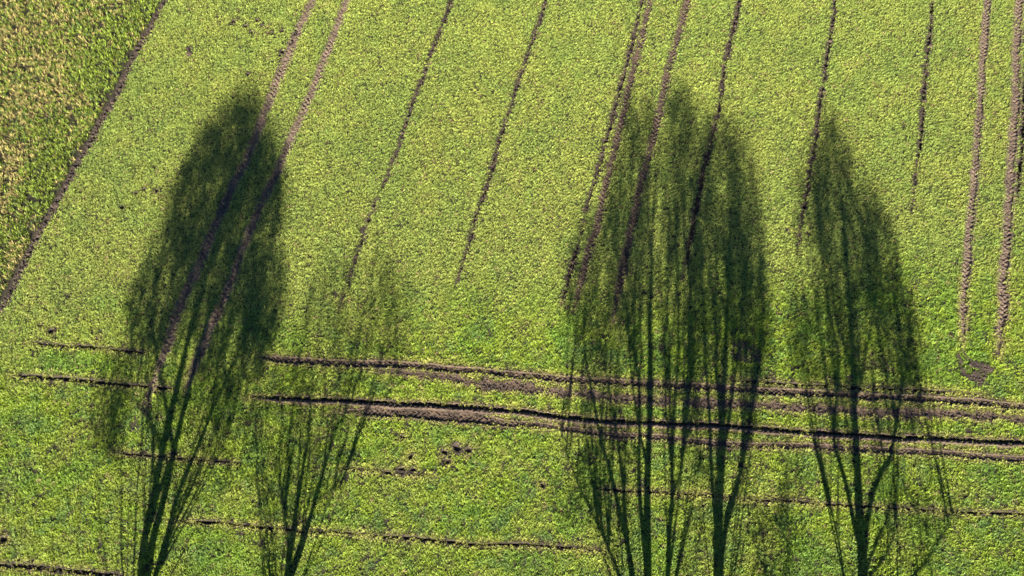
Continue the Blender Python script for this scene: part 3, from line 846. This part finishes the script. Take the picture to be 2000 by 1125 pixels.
build_tree('many-stemmed upright tree left of centre row, with thin leaning left stems', (1265, 1125), [
  (.20, .03, 0, 0, [(1265,1125),(1264,1000),(1265,900),(1270,800),(1271,700),(1270,600),(1275,450),(1290,250)]),
  (.12, .02, 0, .9, [(1237,1125),(1226,1060),(1214,1010),(1200,950),(1185,890),(1175,860),(1160,780),(1140,650),(1150,450)]),
  (.09, .02, 0, -.6, [(1220,1020),(1216,930),(1205,850),(1190,760),(1165,620)]),
  (.11, .02, 0, -.9, [(1258,1060),(1250,970),(1248,880),(1250,780),(1240,690),(1215,600),(1200,450)]),
  (.07, .015, 0, 1.0, [(1222,1150),(1199,1091),(1160,1005),(1126,933),(1100,860),(1090,790)]),
  (.07, .015, 0, .5, [(1262,900),(1240,780),(1230,680),(1225,480),(1240,300)]),
 ], [
  (1.0, 1.1, [(1225,200),(1250,170),(1280,200),(1285,330),(1270,480),(1210,520),(1180,420),(1200,300)]),
  (1.0, 1.2, [(1150,400),(1200,440),(1270,500),(1260,640),(1200,700),(1130,650),(1100,560),(1110,470)]),
  (.65, 1.2, [(1120,700),(1260,700),(1250,950),(1130,960)]),
  (.65, .8, [(1060,880),(1150,850),(1190,1000),(1130,1000)]),
  (.55, .7, [(1140,960),(1240,960),(1240,1125),(1180,1125)]),
 ], BACK, 13)

build_tree('slim straight tree standing between the two thick trunks of the middle group', (1304, 1125), [
  (.12, .02, 0, 0, [(1304,1125),(1306,1040),(1312,960),(1313,850),(1320,750),(1325,640),(1322,450),(1330,250)]),
  (.06, .015, 0, .6, [(1313,960),(1330,900),(1340,780),(1345,600),(1350,400)]),
  (.06, .015, 0, -.6, [(1312,900),(1300,780),(1300,600),(1305,400)]),
 ], [
  (1.2, .9, [(1300,190),(1325,160),(1350,190),(1370,300),(1360,450),(1310,520),(1290,400)]),
  (.75, .9, [(1280,480),(1360,480),(1370,700),(1290,720)]),
  (.9, .9, [(1345,330),(1385,235),(1398,450),(1395,700),(1345,720)]),
  (.45, .8, [(1280,700),(1370,700),(1360,880),(1290,880)]),
  (.35, .7, [(1280,950),(1390,950),(1390,1125),(1310,1125)]),
 ], BACK + .6, 14)

build_tree('thick-trunked tall tree of the middle group with broad right crown', (1403, 1125), [
  (.26, .03, 0, 0, [(1403,1125),(1402,1000),(1407,900),(1410,800),(1415,700),(1420,600),(1425,450),(1440,330)]),
  (.12, .02, 0, .9, [(1420,990),(1440,930),(1450,880),(1470,780),(1490,600),(1480,420)]),
  (.11, .02, 0, -.8, [(1396,1000),(1388,900),(1385,800),(1375,650),(1372,450),(1395,260)]),
  (.10, .02, 0, .5, [(1412,880),(1430,760),(1450,600),(1460,430)]),
  (.08, .02, 0, -.4, [(1410,860),(1400,740),(1398,560),(1400,380)]),
 ], [
  (1.25, 1.3, [(1375,230),(1400,205),(1440,250),(1475,310),(1490,400),(1440,470),(1370,450)]),
  (1.5, 1.2, [(1430,440),(1490,400),(1500,560),(1505,700),(1440,720),(1410,600)]),
  (.9, 1.2, [(1370,430),(1440,450),(1430,700),(1380,650)]),
  (.6, 1.2, [(1340,720),(1510,720),(1500,880),(1430,950),(1340,900)]),
  (.9, .8, [(1445,980),(1530,960),(1550,1120),(1430,1120)]),
 ], BACK, 15)

build_tree('rightmost tall tree with single trunk and fan of low side limbs', (1686, 1125), [
  (.25, .03, 0, 0, [(1686,1125),(1682,1040),(1676,960),(1672,880),(1668,800),(1665,700),(1660,600),(1650,450),(1630,280)]),
  (.11, .02, 0, -.8, [(1666,1010),(1652,940),(1640,900),(1626,840),(1636,700),(1610,550),(1600,400)]),
  (.13, .02, 0, .9, [(1692,1020),(1700,975),(1712,930),(1735,895),(1745,850),(1760,760),(1775,650),(1780,560)]),
  (.08, .015, 0, -.5, [(1692,1110),(1712,1050),(1730,1015),(1740,960),(1745,900)]),
  (.08, .015, 0, .8, [(1700,1120),(1735,1070),(1745,1040),(1750,960)]),
  (.06, .012, 0, -.9, [(1780,1122),(1820,1075),(1850,1020),(1870,970),(1880,935)]),
  (.06, .012, 0, .4, [(1648,1125),(1643,1080),(1632,1030),(1622,985)]),
  (.09, .02, 0, .7, [(1668,800),(1690,680),(1710,560),(1700,420)]),
  (.08, .02, 0, -.6, [(1664,720),(1630,600),(1620,450),(1615,300)]),
 ], [
  (1.4, 1.1, [(1590,280),(1620,225),(1650,260),(1670,320),(1710,400),(1700,560),(1600,560),(1580,450)]),
  (1.5, 1.1, [(1690,340),(1740,430),(1755,520),(1790,600),(1800,720),(1720,740),(1690,560)]),
  (.5, .9, [(1555,300),(1590,260),(1590,440),(1550,540)]),
  (.9, 1.2, [(1540,560),(1600,540),(1700,560),(1720,740),(1640,780),(1550,700)]),
  (.5, .8, [(1520,880),(1560,850),(1580,1000),(1520,1060),(1500,960)]),
  (.45, 1.0, [(1600,740),(1810,740),(1790,900),(1630,900)]),
  (.6, 1.0, [(1700,690),(1808,690),(1815,820),(1720,830)]),
  (.5, .9, [(1700,900),(1880,940),(1800,1120),(1650,1120)]),
 ], BACK, 16)
